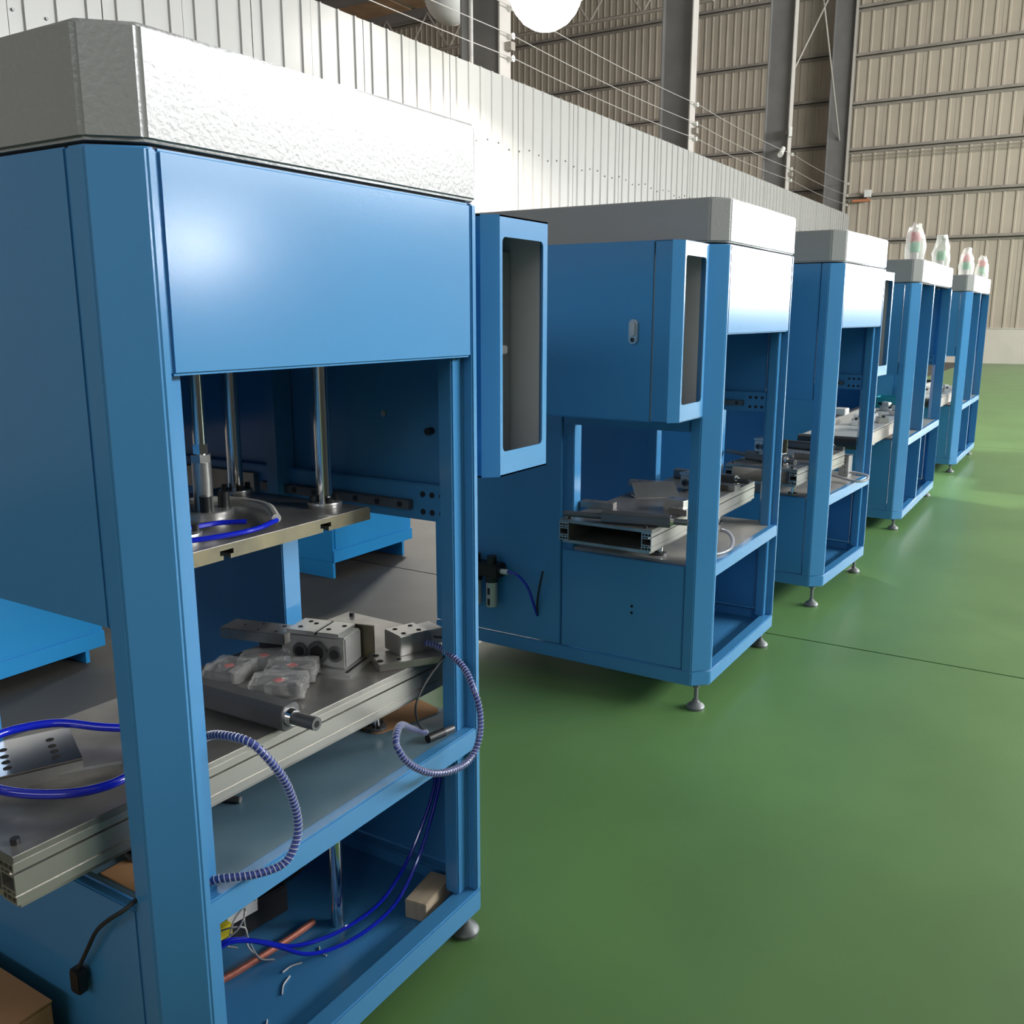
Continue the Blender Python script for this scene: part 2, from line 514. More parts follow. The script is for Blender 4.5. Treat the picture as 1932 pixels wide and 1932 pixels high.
flood('floodlight', 27.55, 7.16, 6.35, 'white tubular floodlight pointing down from a column', 0.0)
t = tag(empty('wall_spotlight', (27.45, 7.0, 6.75), 0.3), 'small square spotlight clamped to a column flange', 'spotlight')
MB().box(-0.12, 0.12, -0.1, 0.0, -0.12, 0.14).build('head', 'white', t, 0.01)
MB().box(-0.03, 0.32, 0.0, 0.07, -0.03, 0.03).build('bracket', 'girt', t)
t = tag(empty('pipe_stub', (XFAR - 0.26, 6.3, 5.62)), 'orange pipe stub with a white junction box on the far wall', 'pipe')
MB().cyl((0, -0.1, 0), (0, 0.5, 0), 0.05, n=12).build('pipe', 'orange', t)
MB().box(-0.12, 0.06, -0.12, 0.1, 0.10, 0.34).build('junction_box', 'white', t, 0.01)
MB().box(-0.02, 0.20, -0.02, 0.02, -0.02, 0.2).build('bracket', 'girt', t)
for z, lab in ((7.02, 'lower of two straight cables across the far wall'), (7.13, 'upper of two straight cables across the far wall')):
    tag(MB().cyl((XFAR - 0.22, GATE[1], z), (XFAR - 0.22, 7.0, z), 0.014, n=6).build('wall_cable', 'girt'), lab, 'cable',
        'cables on the far wall')


# ------------------------------------------------------------------ high bay lamps
def lamp(x, y, z, top, label, on, power=0):
    t = tag(empty('high_bay_lamp', (x, y, z)), label, 'lamp', 'high bay lamps')
    MB().lathe([(0.50, 0.0), (0.49, 0.01), (0.34, 0.25), (0.17, 0.36), (0.15, 0.55), (0.05, 0.60)], 28).build('housing', 'lamp_housing', t)
    MB().lathe([(0.02, -0.40), (0.16, -0.375), (0.29, -0.30), (0.385, -0.19), (0.44, -0.08), (0.46, 0.0), (0.46, 0.004)], 28).build('lens', 'lamp' if on else 'white', t)  # dome oversized so its shape imitates the lamp's round glare
    MB().cyl((0, 0, 0.58), (0, 0, top - z), 0.02, n=8).build('hanger_rod', 'girt', t)
    if on:
        l = bpy.data.lights.new('lamp_light', 'AREA')
        l.shape = 'DISK'; l.size = 0.7; l.spread = R(150); l.energy = power; l.color = (1.0, 0.95, 0.87)
        o = bpy.data.objects.new('lamp_light', l)
        COL.objects.link(o)
        o.parent = t
        o.location = (0, 0, -0.42)


lamp(10.27, 5.20, 5.55, ZROOF, 'lit high bay lamp glaring above the white partition', True, 450)
lamp(10.0, 17.0, 8.0, 10.9, 'lit high bay lamp in the hall behind the partition', True, 1400)  # hidden lamp, added to light the brown roof panels
lamp(22.0, 14.0, 8.0, 10.9, 'lit high bay lamp further along the hall behind the partition', True, 900)  # second hidden lamp, added to brighten the hall further along
lamp(13.65, 9.05, 7.0, 10.9, 'unlit high bay lamp hanging below the brown fibre panels', False)


# ------------------------------------------------------------------ machine
def cham(x0, x1, y0, y1, c, back=True):
    p = [(x0, y0 + c), (x0 + c, y0), (x1 - c, y0), (x1, y0 + c)]
    return p + ([(x1, y1), (x0, y1)])


def rrect(x0, x1, z0, z1, r, n=6):
    pts = []
    for cx, cz, a0 in ((x1 - r, z1 - r, 0), (x0 + r, z1 - r, 90), (x0 + r, z0 + r, 180), (x1 - r, z0 + r, 270)):
        for k in range(n + 1):
            a = R(a0 + 90 * k / n)
            pts.append((cx + r * math.cos(a), cz + r * math.sin(a)))
    return pts


def holed_panel(x0, x1, z0, z1, hole, th):
    """panel in x-z plane at y 0..th with a rounded rectangular opening"""
    inner = rrect(*hole)
    cx, cz = (x0 + x1) / 2, (z0 + z1) / 2
    n = len(inner) // 4
    corners = [(x1, z1), (x0, z1), (x0, z0), (x1, z0)]
    outer = [corners[k // n] for k in range(len(inner))]
    m = MB()
    N = len(inner)
    vs = [(x, 0, z) for x, z in inner] + [(x, th, z) for x, z in inner]
    vs += [(x, 0, z) for x, z in corners] + [(x, th, z) for x, z in corners]
    fs = []
    for i in range(N):
        j = (i + 1) % N
        fs.append((i, N + i, N + j, j))
        ci, cj = i // n, j // n
        if ci == cj:
            fs.append((i, j, 2 * N + ci)); fs.append((N + i, 2 * N + 4 + ci, N + j))
        else:
            fs.append((i, j, 2 * N + cj, 2 * N + ci)); fs.append((N + i, 2 * N + 4 + ci, 2 * N + 4 + cj, N + j))
    for c in range(4):
        d = (c + 1) % 4
        fs.append((2 * N + c, 2 * N + d, 2 * N + 4 + d, 2 * N + 4 + c))
    return m.add(vs, fs)


def control_box(parent, x0, door, dz):
    """hanging electric box, front at y=.045, chamfered front edges; x0 is its left side"""
    w, y0, y1, z0, z1, c, th = 0.30, 0.045, 0.70, 1.209, 1.845, 0.034, 0.004
    x1 = x0 + w
    root = MB()
    root.box(x0, x1, y0 + c, y1, z0, z0 + th); root.box(x0, x1, y0 + c, y1, z1 - th, z1)
    root.prism([(x0, y0 + c), (x0 + c, y0), (x1 - c, y0), (x1, y0 + c)], z0, z0 + th)
    root.prism([(x0, y0 + c), (x0 + c, y0), (x1 - c, y0), (x1, y0 + c)], z1 - th, z1)
    root.box(x0, x1, y1 - th, y1, z0, z1)
    root.box(x1 - th, x1, y0 + c, y1, z0, z1)
    root.prism([(x0, y0 + c), (x0 + c, y0), (x0 + c, y0 + 0.006), (x0 + 0.006, y0 + c)], z0 + th, z1 - th)
    root.prism([(x1, y0 + c), (x1 - c, y0), (x1 - c, y0 + 0.006), (x1 - 0.006, y0 + c)], z0 + th, z1 - th)
    ys = 0.142
    root.box(x0, x0 + th, y0 + c, ys if door else y1, z0, z1)
    b = root.build('control_box', 'blue', parent, loc=(0, 0, dz))
    holed_panel(x0 + c, x1 - c, z0, z1, (x0 + c + 0.012, x1 - c - 0.022, z0 + 0.062, z1 - 0.05, 0.014), 0.004).build(
        'window_panel', 'blue', b, loc=(0, y0, 0))
    MB().box(x0 + 0.05, x1 - 0.01, y0 + 0.30, y0 + 0.305, z0 + 0.006, z1 - 0.03).build('mounting_plate', 'grey_in', b)
    MB().box(x0 + 0.006, x0 + 0.07, y0 + 0.09, y0 + 0.30, z0 + 0.006, z1 - 0.05).build('inner_duct', 'grey_in', b)
    MB().box(x1 - th - 0.004, x1 - th, y0 + c + 0.004, y1 - 0.01, z0 + 0.006, z1 - 0.006).build('inner_lining', 'grey_in', b)
    MB().box(x1 - 0.075, x1 - 0.01, y0 + 0.13, y0 + 0.30, z0 + 0.006, z1 - 0.07).build('cable_duct', 'grey_in', b)
    if door:
        MB().box(x0 - 0.004, x0 + th, ys + 0.004, y1 - 0.004, z0 + 0.004, z1 - 0.004).build('door', 'blue', b, 0.002)
        h = MB()
        h.prism(rrect(0.197, 0.233, 1.487, 1.575, 0.017), x0 - 0.016, x0 - 0.004, 'x')
        h.build('handle', 'steel', b, 0.003)
        MB().prism(rrect(0.205, 0.225, 1.515, 1.567, 0.009), x0 - 0.022, x0 - 0.016, 'x').build('handle_lever', 'anod', b, 0.002)
        MB().cyl((x0 - 0.019, 0.215, 1.502), (x0 - 0.015, 0.215, 1.502), 0.008, n=12).build('lock', 'black', b)
    else:
        MB().box(x0 + 0.09, x0 + 0.135, y0 + 0.04, y0 + 0.06, 1.512, 1.534).build('door_catch', 'black', b, 0.003)
        MB().box(x0 - 0.075, x0 + 0.002, 0.12, 0.20, z1 - 0.12, z1 - 0.06).build('bracket', 'blue', b)
        MB().box(x0 - 0.075, x0 + 0.002, 0.12, 0.20, z0 + 0.06, z0 + 0.12).build('bracket', 'blue', b)
    return b


def foot(parent, x, y, ztop):
    m = MB()
    prof = [(0.036, 0.0), (0.038, 0.010), (0.034, 0.018), (0.016, 0.030), (0.013, 0.040)]
    f = m.lathe(prof, 18).build('foot_pad', 'foot', parent, loc=(x, y, 0))
    MB().cyl((0, 0, 0.03), (0, 0, ztop), 0.0085, n=10).build('foot_stem', 'foot', f)
    MB().cyl((0, 0, ztop - 0.022), (0, 0, ztop - 0.006), 0.016, n=6).build('foot_nut', 'foot', f)


def machine(i, label, kind, box, zside=1.14, zsh=ZSH, mid=None):
    W, dz = WID[i], DZ[i]
    loc, a = at(i, 0, 0)
    t = tag(empty('press_machine', loc, a), label, 'machine', 'blue press machines in a row')
    lo = (0, 0, dz)
    out = cham(0, W, 0, DEP, CH)
    inn = cham(0.05, W - 0.05, 0.05, DEP - 0.05, CH)
    MB().ring(out, inn, ZB0, ZB1).build('base_frame', 'blue', t, 0.004, loc=lo)
    MB().box(0.04, W - 0.04, 0.04, DEP - 0.04, ZB0 + 0.006, 0.125).build('base_pan', 'blue', t, loc=lo)
    cap_out = cham(0, W, 0, DEP, CH)
    MB().prism(cap_out, ZC0 + 0.002, ZC1).build('top_cap', 'grey_cap', t, 0.006, 3, loc=lo)
    MB().prism(cham(0.016, W - 0.016, 0.016, DEP - 0.016, CH), ZC0 - 0.006, ZC0 + 0.004).build('cap_gasket', 'rubber', t, loc=lo)  # dark filler painting the shade in the groove under the cap
    zt = ZC0 - 0.004
    # corner posts, each with its rebate
    pl = [(0, 0.103), (0, CH), (CH, 0), (CH + 0.017, 0), (CH + 0.017, 0.03), (0.118, 0.03), (0.118, 0.07), (0.03, 0.103)]
    if kind == 'B':
        pl = [(0, 0.103), (0, CH), (CH, 0), (CH + 0.012, 0), (CH + 0.012, 0.07), (0.03, 0.103)]
    pr = [(W - x, y) for x, y in pl][::-1]
    MB().prism(pl, ZB1, zt).build('corner_post', 'blue', t, 0.0035, loc=lo)
    MB().prism(pr, ZB1, zt).build('corner_post', 'blue', t, 0.0035, loc=lo)
    g = 0.004
    for s in (0, 1):
        def sx(u0, u1):
            return (u0, u1) if s == 0 else (W - u1, W - u0)
        x0, x1 = sx(0.002, 0.022)
        z_side = zside
        MB().box(x0, x1, 0.103 + g, YSP - g, z_side, zt).build('upper_side_panel', 'blue', t, 0.003, loc=lo)
        MB().box(x0, x1, 0.103 + g, YSP - g, ZB1 + g, zsh - 0.012).build('lower_side_panel', 'blue', t, 0.003, loc=lo)
        MB().box(x0, x1, YSP + g, DEP - 0.004, ZB1 + g, zt).build('rear_side_panel', 'blue', t, 0.003, loc=lo)
        x0, x1 = sx(0.024, 0.088)
        MB().box(x0, x1, YSP - 0.045, YSP, ZB1, zt).build('inner_post', 'blue', t, 0.003, loc=lo)
        x0, x1 = sx(0.024, 0.05)
        bm_ = MB().box(x0, x1, 0.07, DEP - 0.1, z_side, z_side + 0.092).build('slide_beam', 'blue', t, 0.003, loc=lo)
        xf = x1 if s == 0 else x0
        sg = 1 if s == 0 else -1
        xa, xb = sorted((xf, xf + sg * 0.018))
        MB().box(xa, xb, 0.20, 0.72, z_side + 0.026, z_side + 0.050).build('linear_rail', 'dark_steel', bm_, 0.002)
        rm = MB().cyl((0, 0, 0), (sg * 0.002, 0, 0), 0.0075, n=10)  # dark discs painting the shade of holes in rail and beam
        rme = rm.mesh('rail_bolt'); rme.materials.append(M['black'])
        for k in range(7):
            link('rail_bolt', rme, bm_, (xf + sg * 0.018, 0.23 + 0.072 * k, z_side + 0.038))
        for yy in (0.113, 0.142, 0.170):
            for zz in (0.022, 0.066):
                link('bolt', rme, bm_, (xf, yy, z_side + zz))  # beam holes, drawn as the same dark discs
        MB().box(xa, xb, 0.74, DEP - 0.12, z_side + 0.01, z_side + 0.07).build('rear_rail', 'plate', bm_, 0.002)
    MB().box(0.02, W - 0.02, DEP - 0.022, DEP - 0.002, 1.25 if kind == 'A' else ZB1 + g, zt).build('back_panel', 'blue', t, loc=lo)
    # shelf
    MB().prism([(0.024, 0.06), (0.06, 0.03), (W - 0.06, 0.03), (W - 0.024, 0.06), (W - 0.024, YSP - 0.05), (0.024, YSP - 0.05)], zsh - 0.012, zsh).build('shelf_plate', 'shelf' if i == 0 else 'shelf_dust', t, loc=lo)
    MB().box(0.062, W - 0.062, 0.001, 0.032, zsh - 0.054, zsh + 0.0005).build('shelf_rail', 'blue', t, 0.003, loc=lo)
    if kind == 'A':
        MB().box(0.088, W - 0.088, YSP - 0.012, YSP - 0.002, ZB1, zsh - 0.012).build('lower_back_panel', 'blue', t, loc=lo)
        MB().box(CH + 0.019, W - CH - 0.019, 0.001, 0.026, ZPN, ZC0 - 0.004).build('front_panel', 'blue', t, 0.005, 3, loc=lo)
        MB().box(0.12, W - 0.12, 0.05, DEP - 0.1, 1.78, 1.80).build('head_plate', 'plate', t, loc=lo)
    else:
        MB().box(mid, mid + 0.04, 0.002, 0.10, ZB1, zsh - 0.056).build('mid_post', 'blue', t, 0.003, loc=lo)
        MB().box(mid, mid + 0.04, 0.002, 0.10, zsh, zt).build('mid_post', 'blue', t, 0.003, loc=lo)
        MB().box(0.088, W - 0.088, YSP - 0.012, YSP - 0.002, ZB1, zsh).build('bulkhead', 'blue', t, loc=lo)
        MB().box(0.03, W - 0.03, 0.50, 0.51, zside, zt).build('inner_back_panel', 'blue', t, loc=lo)
        for xx in (mid - 0.14, mid + 0.50):
            s_ = MB().cyl((0, 0, 0), (0, -0.30, 0), 0.014, n=10).build('sensor_arm', 'black', t, loc=(xx, 0.5, 1.68 + dz))
            MB().cyl((0, -0.28, 0), (0, -0.28, -0.05), 0.018, 0.022, n=12).build('sensor_head', 'chrome', s_)
    for (fx, fy) in ((0.055, 0.055), (W - 0.055, 0.055), (0.06, DEP - 0.07), (W - 0.06, DEP - 0.07)):
        foot(t, fx, fy, ZB0 + dz + 0.004)
    if box == 'left':
        control_box(t, -0.302, True, dz)
    elif box == 'right':
        control_box(t, W + 0.075, False, dz)
    return t


m1 = machine(0, 'blue press machine with chrome guide rods and a hanging steel press plate', 'A', 'right', 1.112)
m2 = machine(1, 'blue press machine whose hanging box has an oval door handle', 'A', 'left', 1.142)
m3 = machine(2, 'blue press machine with front panel, next to the open-fronted pair', 'A', 'right', 1.134)
m4 = machine(3, 'wide open-fronted blue machine with mid post and a hanging box', 'B', 'right', 1.19, 0.715, 0.66)
m5 = machine(4, 'wide open-fronted blue machine next to the far wall, without hanging box', 'B', None, 1.21, 0.715, 0.74)

# --- press plate, guide rods and cylinder of the first machine
d0 = DZ[0]
pp = MB()
zp0, zp1 = 1.137, 1.166
px0, px1, py0, py1 = 0.19, 0.778, 0.215, 0.72
prof = [(px0, zp0)]
for nx in (0.345, 0.627):
    prof += [(nx - 0.009, zp0), (nx - 0.009, zp0 + 0.009), (nx - 0.017, zp0 + 0.009), (nx - 0.017, zp0 + 0.019),
             (nx + 0.017, zp0 + 0.019), (nx + 0.017, zp0 + 0.009), (nx + 0.009, zp0 + 0.009), (nx + 0.009, zp0)]
prof += [(px1, zp0), (px1, zp1), (px0, zp1)]
plate = pp.prism(prof, py0, py1, 'y').build('press_plate', 'gold_plate', m1, loc=(0, 0, d0))
MB().box(px0 + 0.003, px1 - 0.003, py0 + 0.003, py1 - 0.003, zp1 - 0.001, zp1 + 0.001).build('plate_face', 'plate', plate)
boltm = MB().cyl((0, 0, 0), (0, 0, 0.014), 0.007, n=10).mesh('flange_bolt'); boltm.materials.append(M['black'])
for (rx, ry) in ((0.727, 0.31), (0.727, 0.61), (0.33, 0.33), (0.33, 0.63)):
    r_ = MB().cyl((0, 0, zp1), (0, 0, 1.79), 0.0185, n=24).build('guide_rod', 'chrome', m1, loc=(rx, ry, d0))
    MB().lathe([(0.040, zp1), (0.041, zp1 + 0.002), (0.041, zp1 + 0.012), (0.040, zp1 + 0.014)], 28).build('rod_flange', 'steel', r_)
    for k in range(4):
        a = PI / 4 + k * PI / 2 + 0.3
        link('flange_bolt', boltm, r_, (0.029 * math.cos(a), 0.029 * math.sin(a), zp1 + 0.014))
cr = MB().cyl((0, 0, zp1 + 0.13), (0, 0, 1.79), 0.0145, n=24).build('cylinder_rod', 'chrome', m1, loc=(0.50, 0.46, d0))
MB().lathe([(0.062, zp1), (0.064, zp1 + 0.002), (0.064, zp1 + 0.018), (0.062, zp1 + 0.02)], 36).build('rod_flange', 'steel', cr)
MB().cyl((0, 0, zp1 + 0.02), (0, 0, zp1 + 0.125), 0.021, n=24).build('coupling', 'steel', cr)
MB().cyl((0, 0, zp1 + 0.125), (0, 0, zp1 + 0.142), 0.023, n=6).build('lock_nut', 'steel', cr)
MB().cyl((0, 0, zp1 + 0.145), (0, 0, zp1 + 0.165), 0.017, n=6).build('lock_nut', 'chrome', cr)
bb = MB().cyl((0, 0, 0), (0, 0, 0.035), 0.013, n=14).mesh('cap_screw'); bb.materials.append(M['black'])
for k in range(4):
    a = k * PI / 2 - 0.6
    link('cap_screw', bb, cr, (0.043 * math.cos(a), 0.043 * math.sin(a), zp1 + 0.02))
# holes and stud inside the right wall
MB().cyl((0, 0, 0), (-0.004, 0, 0), 0.008, n=12).build('rivet', 'steel', m1, loc=(WID[0] - 0.022, 0.309, 1.359))
MB().cyl((0, 0, 0), (-0.02, 0, 0), 0.009, n=12).build('cable_grommet', 'black', m1, loc=(WID[0] - 0.022, 0.16, 1.325))
# lifting column below the shelf
MB().cyl((0, 0, 0.125), (0, 0, ZSH - 0.013), 0.017, n=20).build('lift_column', 'chrome', m1, loc=(0.648, 0.25, d0))

# --- coil of tube on the press plate
coil = [(0.40, 0.56, 1.18), (0.50, 0.545, 1.18), (0.578, 0.485, 1.18), (0.585, 0.36, 1.18), (0.51, 0.245, 1.178)]
tag(MB().tube(spline(coil), 0.010, 10).build('sleeved_tube', 'white_tape'), 'milky sleeved tube curled on the press plate', 'tube')
coil2 = [(0.51, 0.245, 1.174), (0.434, 0.225, 1.172), (0.362, 0.232, 1.172), (0.285, 0.262, 1.172), (0.25, 0.30, 1.174), (0.27, 0.335, 1.174),
         (0.341, 0.345, 1.172), (0.423, 0.338, 1.172), (0.472, 0.295, 1.172)]
tag(MB().tube(spline(coil2), 0.0055, 10).build('blue_tube', 'tube'), 'glossy blue tube curled on the press plate', 'tube')

# --- air filter unit on the side of the second machine
d1 = DZ[1]
fr_ = MB().box(-0.075, -0.0, 0.95, 1.12, 0.44, 0.50).build('air_regulator', 'black', m2, 0.006, loc=(0, 0, d1))
for yy in (1.0, 1.085):
    MB().cyl((-0.045, yy, 0.30), (-0.045, yy, 0.42), 0.026, n=16).build('filter_bowl', 'anod', fr_)
    MB().cyl((-0.045, yy, 0.415), (-0.045, yy, 0.445), 0.03, n=16).build('bowl_collar', 'black', fr_)
    MB().cyl((-0.045, yy, 0.50), (-0.045, yy, 0.535), 0.022, n=14).build('knob', 'black', fr_)
    for zz in (0.325, 0.375):
        MB().box(-0.0725, -0.070, yy - 0.006, yy + 0.006, zz - 0.015, zz + 0.015).build('sight_slot', 'black', fr_)
MB().cyl((-0.045, 0.95, 0.47), (-0.045, 0.915, 0.47), 0.012, n=12).build('fitting', 'white', fr_)
MB().tube(spline([(-0.045, 0.915, 0.47), (-0.055, 0.86, 0.468), (-0.05, 0.81, 0.42), (-0.03, 0.79, 0.34), (-0.004, 0.785, 0.28)]), 0.006, 8).build(
    'air_hose', 'tube', fr_)
MB().tube(spline([(-0.004, 0.785, 0.28), (-0.03, 0.77, 0.36), (-0.045, 0.745, 0.46), (-0.045, 0.735, 0.50)]), 0.005, 8).build('loose_cable', 'rubber', fr_)
for zz in (0.398, 0.369):
    MB().cyl((0.004, 0.332, zz), (-0.0005, 0.332, zz), 0.006, n=12).build('cable_hole', 'hole', m2, loc=(0, 0, d1))


# ------------------------------------------------------------------ fixture table
def fixture_table(i, x0, x1, y0, y1, z0, z1, rot, label, zshelf=ZSH):
    cx, cy = (x0 + x1) / 2, (y0 + y1) / 2
    t = thing('fixture_table', label, 'table', i, cx, cy, zshelf, rot, 'aluminium fixture tables')
    a, b = (x1 - x0) / 2, (y1 - y0) / 2
    h0, h1 = z0 - zshelf, z1 - zshelf
    MB().box(-a, a, -b, b, h1 - 0.013, h1).build('top_plate', 'plate', t, 0.0015)
    MB().box(-a + 0.01, a - 0.01, -b + 0.01, b - 0.01, h0 - 0.002, h0 + 0.010).build('bottom_plate', 'plate', t)
    zb, zt = h0 + 0.010, h1 - 0.013
    H = zt - zb
    for s in (-1, 1):
        yo, yi = s * b, s * (b - 0.042)
        m = MB()

        def wb(u0, u1, v0, v1):
            ya, yb = yo + (yi - yo) * u0, yo + (yi - yo) * u1
            m.box(-a, a, min(ya, yb), max(ya, yb), zb + H * v0, zb + H * v1)
        for (v0, v1) in ((0, 0.20), (0.26, 0.74), (0.80, 1)):
            wb(0, 0.08, v0, v1)
        wb(0.92, 1, 0, 1)
        for v in (0.0, 0.17, 0.29, 0.66, 0.78, 0.95):
            wb(0.08, 0.92, v, v + 0.05)
        wb(0.30, 0.36, 0.05, 0.32); wb(0.64, 0.70, 0.05, 0.32)
        wb(0.30, 0.36, 0.68, 0.95); wb(0.64, 0.70, 0.68, 0.95)
        m.build('side_profile', 'alu', t)
    bm_ = MB().cyl((0, 0, 0), (0, 0, 0.010), 0.0075, n=10).mesh('cap_screw'); bm_.materials.append(M['black'])
    for sx in (-1, 1):
        for sy in (-1, 1):
            link('cap_screw', bm_, t, (sx * (a - 0.025), sy * (b - 0.035), h1))
    for sx in (-0.55, 0.55):
        for sy in (-0.6, 0.6):
            p = MB().cyl((0, 0, 0), (0, 0, h0), 0.011, n=14).build('support_post', 'chrome', t, loc=(sx * a, sy * b, 0))
            MB().cyl((0, 0, 0), (0, 0, 0.010), 0.026, n=18).build('post_flange', 'dark_steel', p)
            for k in range(3):
                an = k * 2.1
                MB().cyl((0.019 * math.cos(an), 0.019 * math.sin(an), 0.008), (0.019 * math.cos(an), 0.019 * math.sin(an), 0.018), 0.005,
                         n=8).build('bolt', 'black', p)
    return t


ZT = 0.78
fixture_table(0, -0.165, 1.04, 0.132, 0.555, 0.685, ZT, R(-1.8), 'aluminium fixture table carrying film-wrapped packets and a clamp block')
fixture_table(1, -0.19, 1.09, 0.172, 0.576, 0.685, ZT, 0, 'aluminium fixture table with open hollow end and two dark shafts')
fixture_table(2, -0.20, 0.68, 0.10, 0.50, 0.690, 0.785, 0, 'short aluminium fixture table in the machine before the open-fronted pair')


# ------------------------------------------------------------------ loose parts
def shaft(i, xa, ya, xb, yb, z, label, left_rod=False, s=0.026, rod=0.065):
    """dark faceted shaft body from A to B with a stub rod beyond B"""
    L = math.hypot(xb - xa, yb - ya)
    t = thing('shaft_roller', label, 'shaft', i, xa, ya, z, math.atan2(yb - ya, xb - xa), 'dark shafts on the fixture tables')
    oc = [(-s, -s * 0.62), (-s * 0.62, -s), (s * 0.62, -s), (s, -s * 0.62), (s, s * 0.62), (s * 0.62, s), (-s * 0.62, s), (-s, s * 0.62)]
    MB().prism([(u, v + s) for u, v in oc], 0, L, 'x').build('body', 'dark_steel', t, 0.002)
    MB().cyl((L, 0, s), (L + 0.012, 0, s), s * 0.75, s * 0.62, n=20).build('collar', 'chrome', t)
    e = MB().cyl((L + 0.012, 0, s), (L + rod, 0, s), s * 0.52, n=18).build('rod_end', 'dark_steel', t)
    MB().cyl((L + rod - 0.001, 0, s), (L + rod + 0.001, 0, s), s * 0.26, n=12).build('centre_hole', 'hole', e)
    if left_rod:
        MB().cyl((-0.16, 0, s), (0, 0, s), s * 0.5, n=18).build('rod_end', 'dark_steel', t)
    return t


def plate_block(i, x, y, z, lx, ly, lz, rz, label, mt='steel', holes=(), name='steel_block', grp='loose blocks on the tables', bev=0.002):
    t = thing(name, label, 'block', i, x, y, z, rz, grp)
    MB().box(-lx / 2, lx / 2, -ly / 2, ly / 2, 0, lz).build('body', mt, t, bev)
    for hx, hy, r in holes:
        MB().cyl((hx, hy, lz - 0.001), (hx, hy, lz + 0.0008), r, n=14).build('bolt_hole', 'hole', t)
    return t


def gripper(i, x, y, z, rz, label, s=1.0):
    t = thing('clamp_cylinder', label, 'cylinder', i, x, y, z, rz, 'pneumatic clamp blocks')
    a, b, h = 0.075 * s, 0.042 * s, 0.082 * s
    MB().box(-a, a, -b, b, 0.006, h).build('body', 'anod', t, 0.004)
    MB().box(-a - 0.004, -0.003, -b - 0.004, b, h, h + 0.010).build('cover_plate', 'steel', t, 0.0015)
    MB().box(0.003, a * 0.8, -b - 0.004, b, h, h + 0.010).build('cover_plate', 'steel', t, 0.0015)
    for px, r in ((-0.045 * s, 0.019 * s), (0.002, 0.027 * s), (0.048 * s, 0.019 * s)):
        p = MB().cyl((px, -b - 0.006, h * 0.5), (px, -b + 0.002, h * 0.5), r, n=24).build('piston_cap', 'dark_steel', t)
        MB().cyl((px, -b - 0.008, h * 0.5), (px, -b - 0.005, h * 0.5), r * 0.62, n=20).build('piston_face', 'black', p)
    for hx, hy in ((-0.055, -0.02), (-0.03, 0.012), (-0.05, 0.022), (0.02, -0.018), (0.045, 0.015)):
        MB().cyl((hx * s, hy * s, h + 0.009), (hx * s, hy * s, h + 0.0108), 0.006 * s, n=12).build('bolt_hole', 'hole', t)
    br = MB().box(-a, a + 0.03, b + 0.006, b + 0.012, 0.0, h + 0.006).build('back_bracket', 'gold_plate', t)
    MB().box(-a * 0.2, a + 0.03, -b - 0.035, b + 0.006, 0.0, 0.006).build('foot_bracket', 'steel', br)
    MB().box(a + 0.008, a + 0.016, -b - 0.02, b, 0.0055, 0.0068).build('slot', 'hole', br)
    return t


def packet(i, x, y, z, rz, lx, ly, lz, label, seed):
    t = thing('wrapped_packet', label, 'packet', i, x, y, z, rz, 'film-wrapped packets on the table')
    core = MB().box(-lx * 0.42, lx * 0.42, -ly * 0.40, ly * 0.40, 0.004, lz * 0.8).build('block', 'dark_steel', t, 0.004)
    MB().box(-0.010, 0.010, -0.010, 0.010, lz * 0.8 - 0.001, lz * 0.8 + 0.0008).build('red_mark', 'red', t, rot=(0, 0, 0.78))
    bm = bmesh.new()
    bmesh.ops.create_cube(bm, size=1.0)
    bmesh.ops.subdivide_edges(bm, edges=bm.edges[:], cuts=6, use_grid_fill=True)
    for v in bm.verts:
        p = Vector((v.co.x * lx, v.co.y * ly, v.co.z * lz))
        taper = 1 - 0.35 * max(0, abs(v.co.x) * 2 - 0.6)
        p.z *= taper
        n = noise.noise_vector(p * 55 + Vector((seed * 3.1, seed, 0)))
        p += Vector((n.x, n.y, n.z)) * 0.0055
        p.z = max(p.z + lz / 2, 0.0)
        v.co = p
    me = bpy.data.meshes.new('film')
    bm.to_mesh(me); bm.free()
    me.materials.append(M['bag'])
    me.polygons.foreach_set('use_smooth', [k % 3 == 0 for k in range(len(me.polygons))])
    link('film', me, t)
    return t


# on the first table
shaft(0, 0.385, 0.40, 0.395, 0.115, ZT, 'dark faceted shaft lying beside the film-wrapped packets', rod=0.07, s=0.027)
gripper(0, 0.715, 0.315, ZT, R(-76), 'grey pneumatic clamp block beside the film-wrapped packets')
packet(0, 0.524, 0.440, ZT, 0.3, 0.10, 0.085, 0.036, 'film-wrapped packet propped by the dark shaft end', 1)
packet(0, 0.618, 0.425, ZT, -1.0, 0.11, 0.065, 0.034, 'film-wrapped packet between the bored slab and the other packets', 2)
packet(0, 0.515, 0.270, ZT, -0.95, 0.12, 0.085, 0.040, 'film-wrapped packet beside the collar end of the dark shaft', 3)
packet(0, 0.600, 0.315, ZT, -0.95, 0.115, 0.075, 0.038, 'film-wrapped packet pushed against the clamp block', 4)
t = plate_block(0, 0.70, 0.525, ZT + 0.03, 0.075, 0.185, 0.028, R(14), 'dark bored steel slab raised behind the packets', 'plate',
                [(-0.02, -0.06, 0.004), (0.02, -0.06, 0.006), (-0.02, -0.01, 0.004), (0.0, 0.04, 0.004), (0.02, 0.0, 0.004)], 'bored_slab')
MB().box(-0.02, 0.02, -0.075, -0.01, -0.03, 0.0).build('spacer', 'black', t)
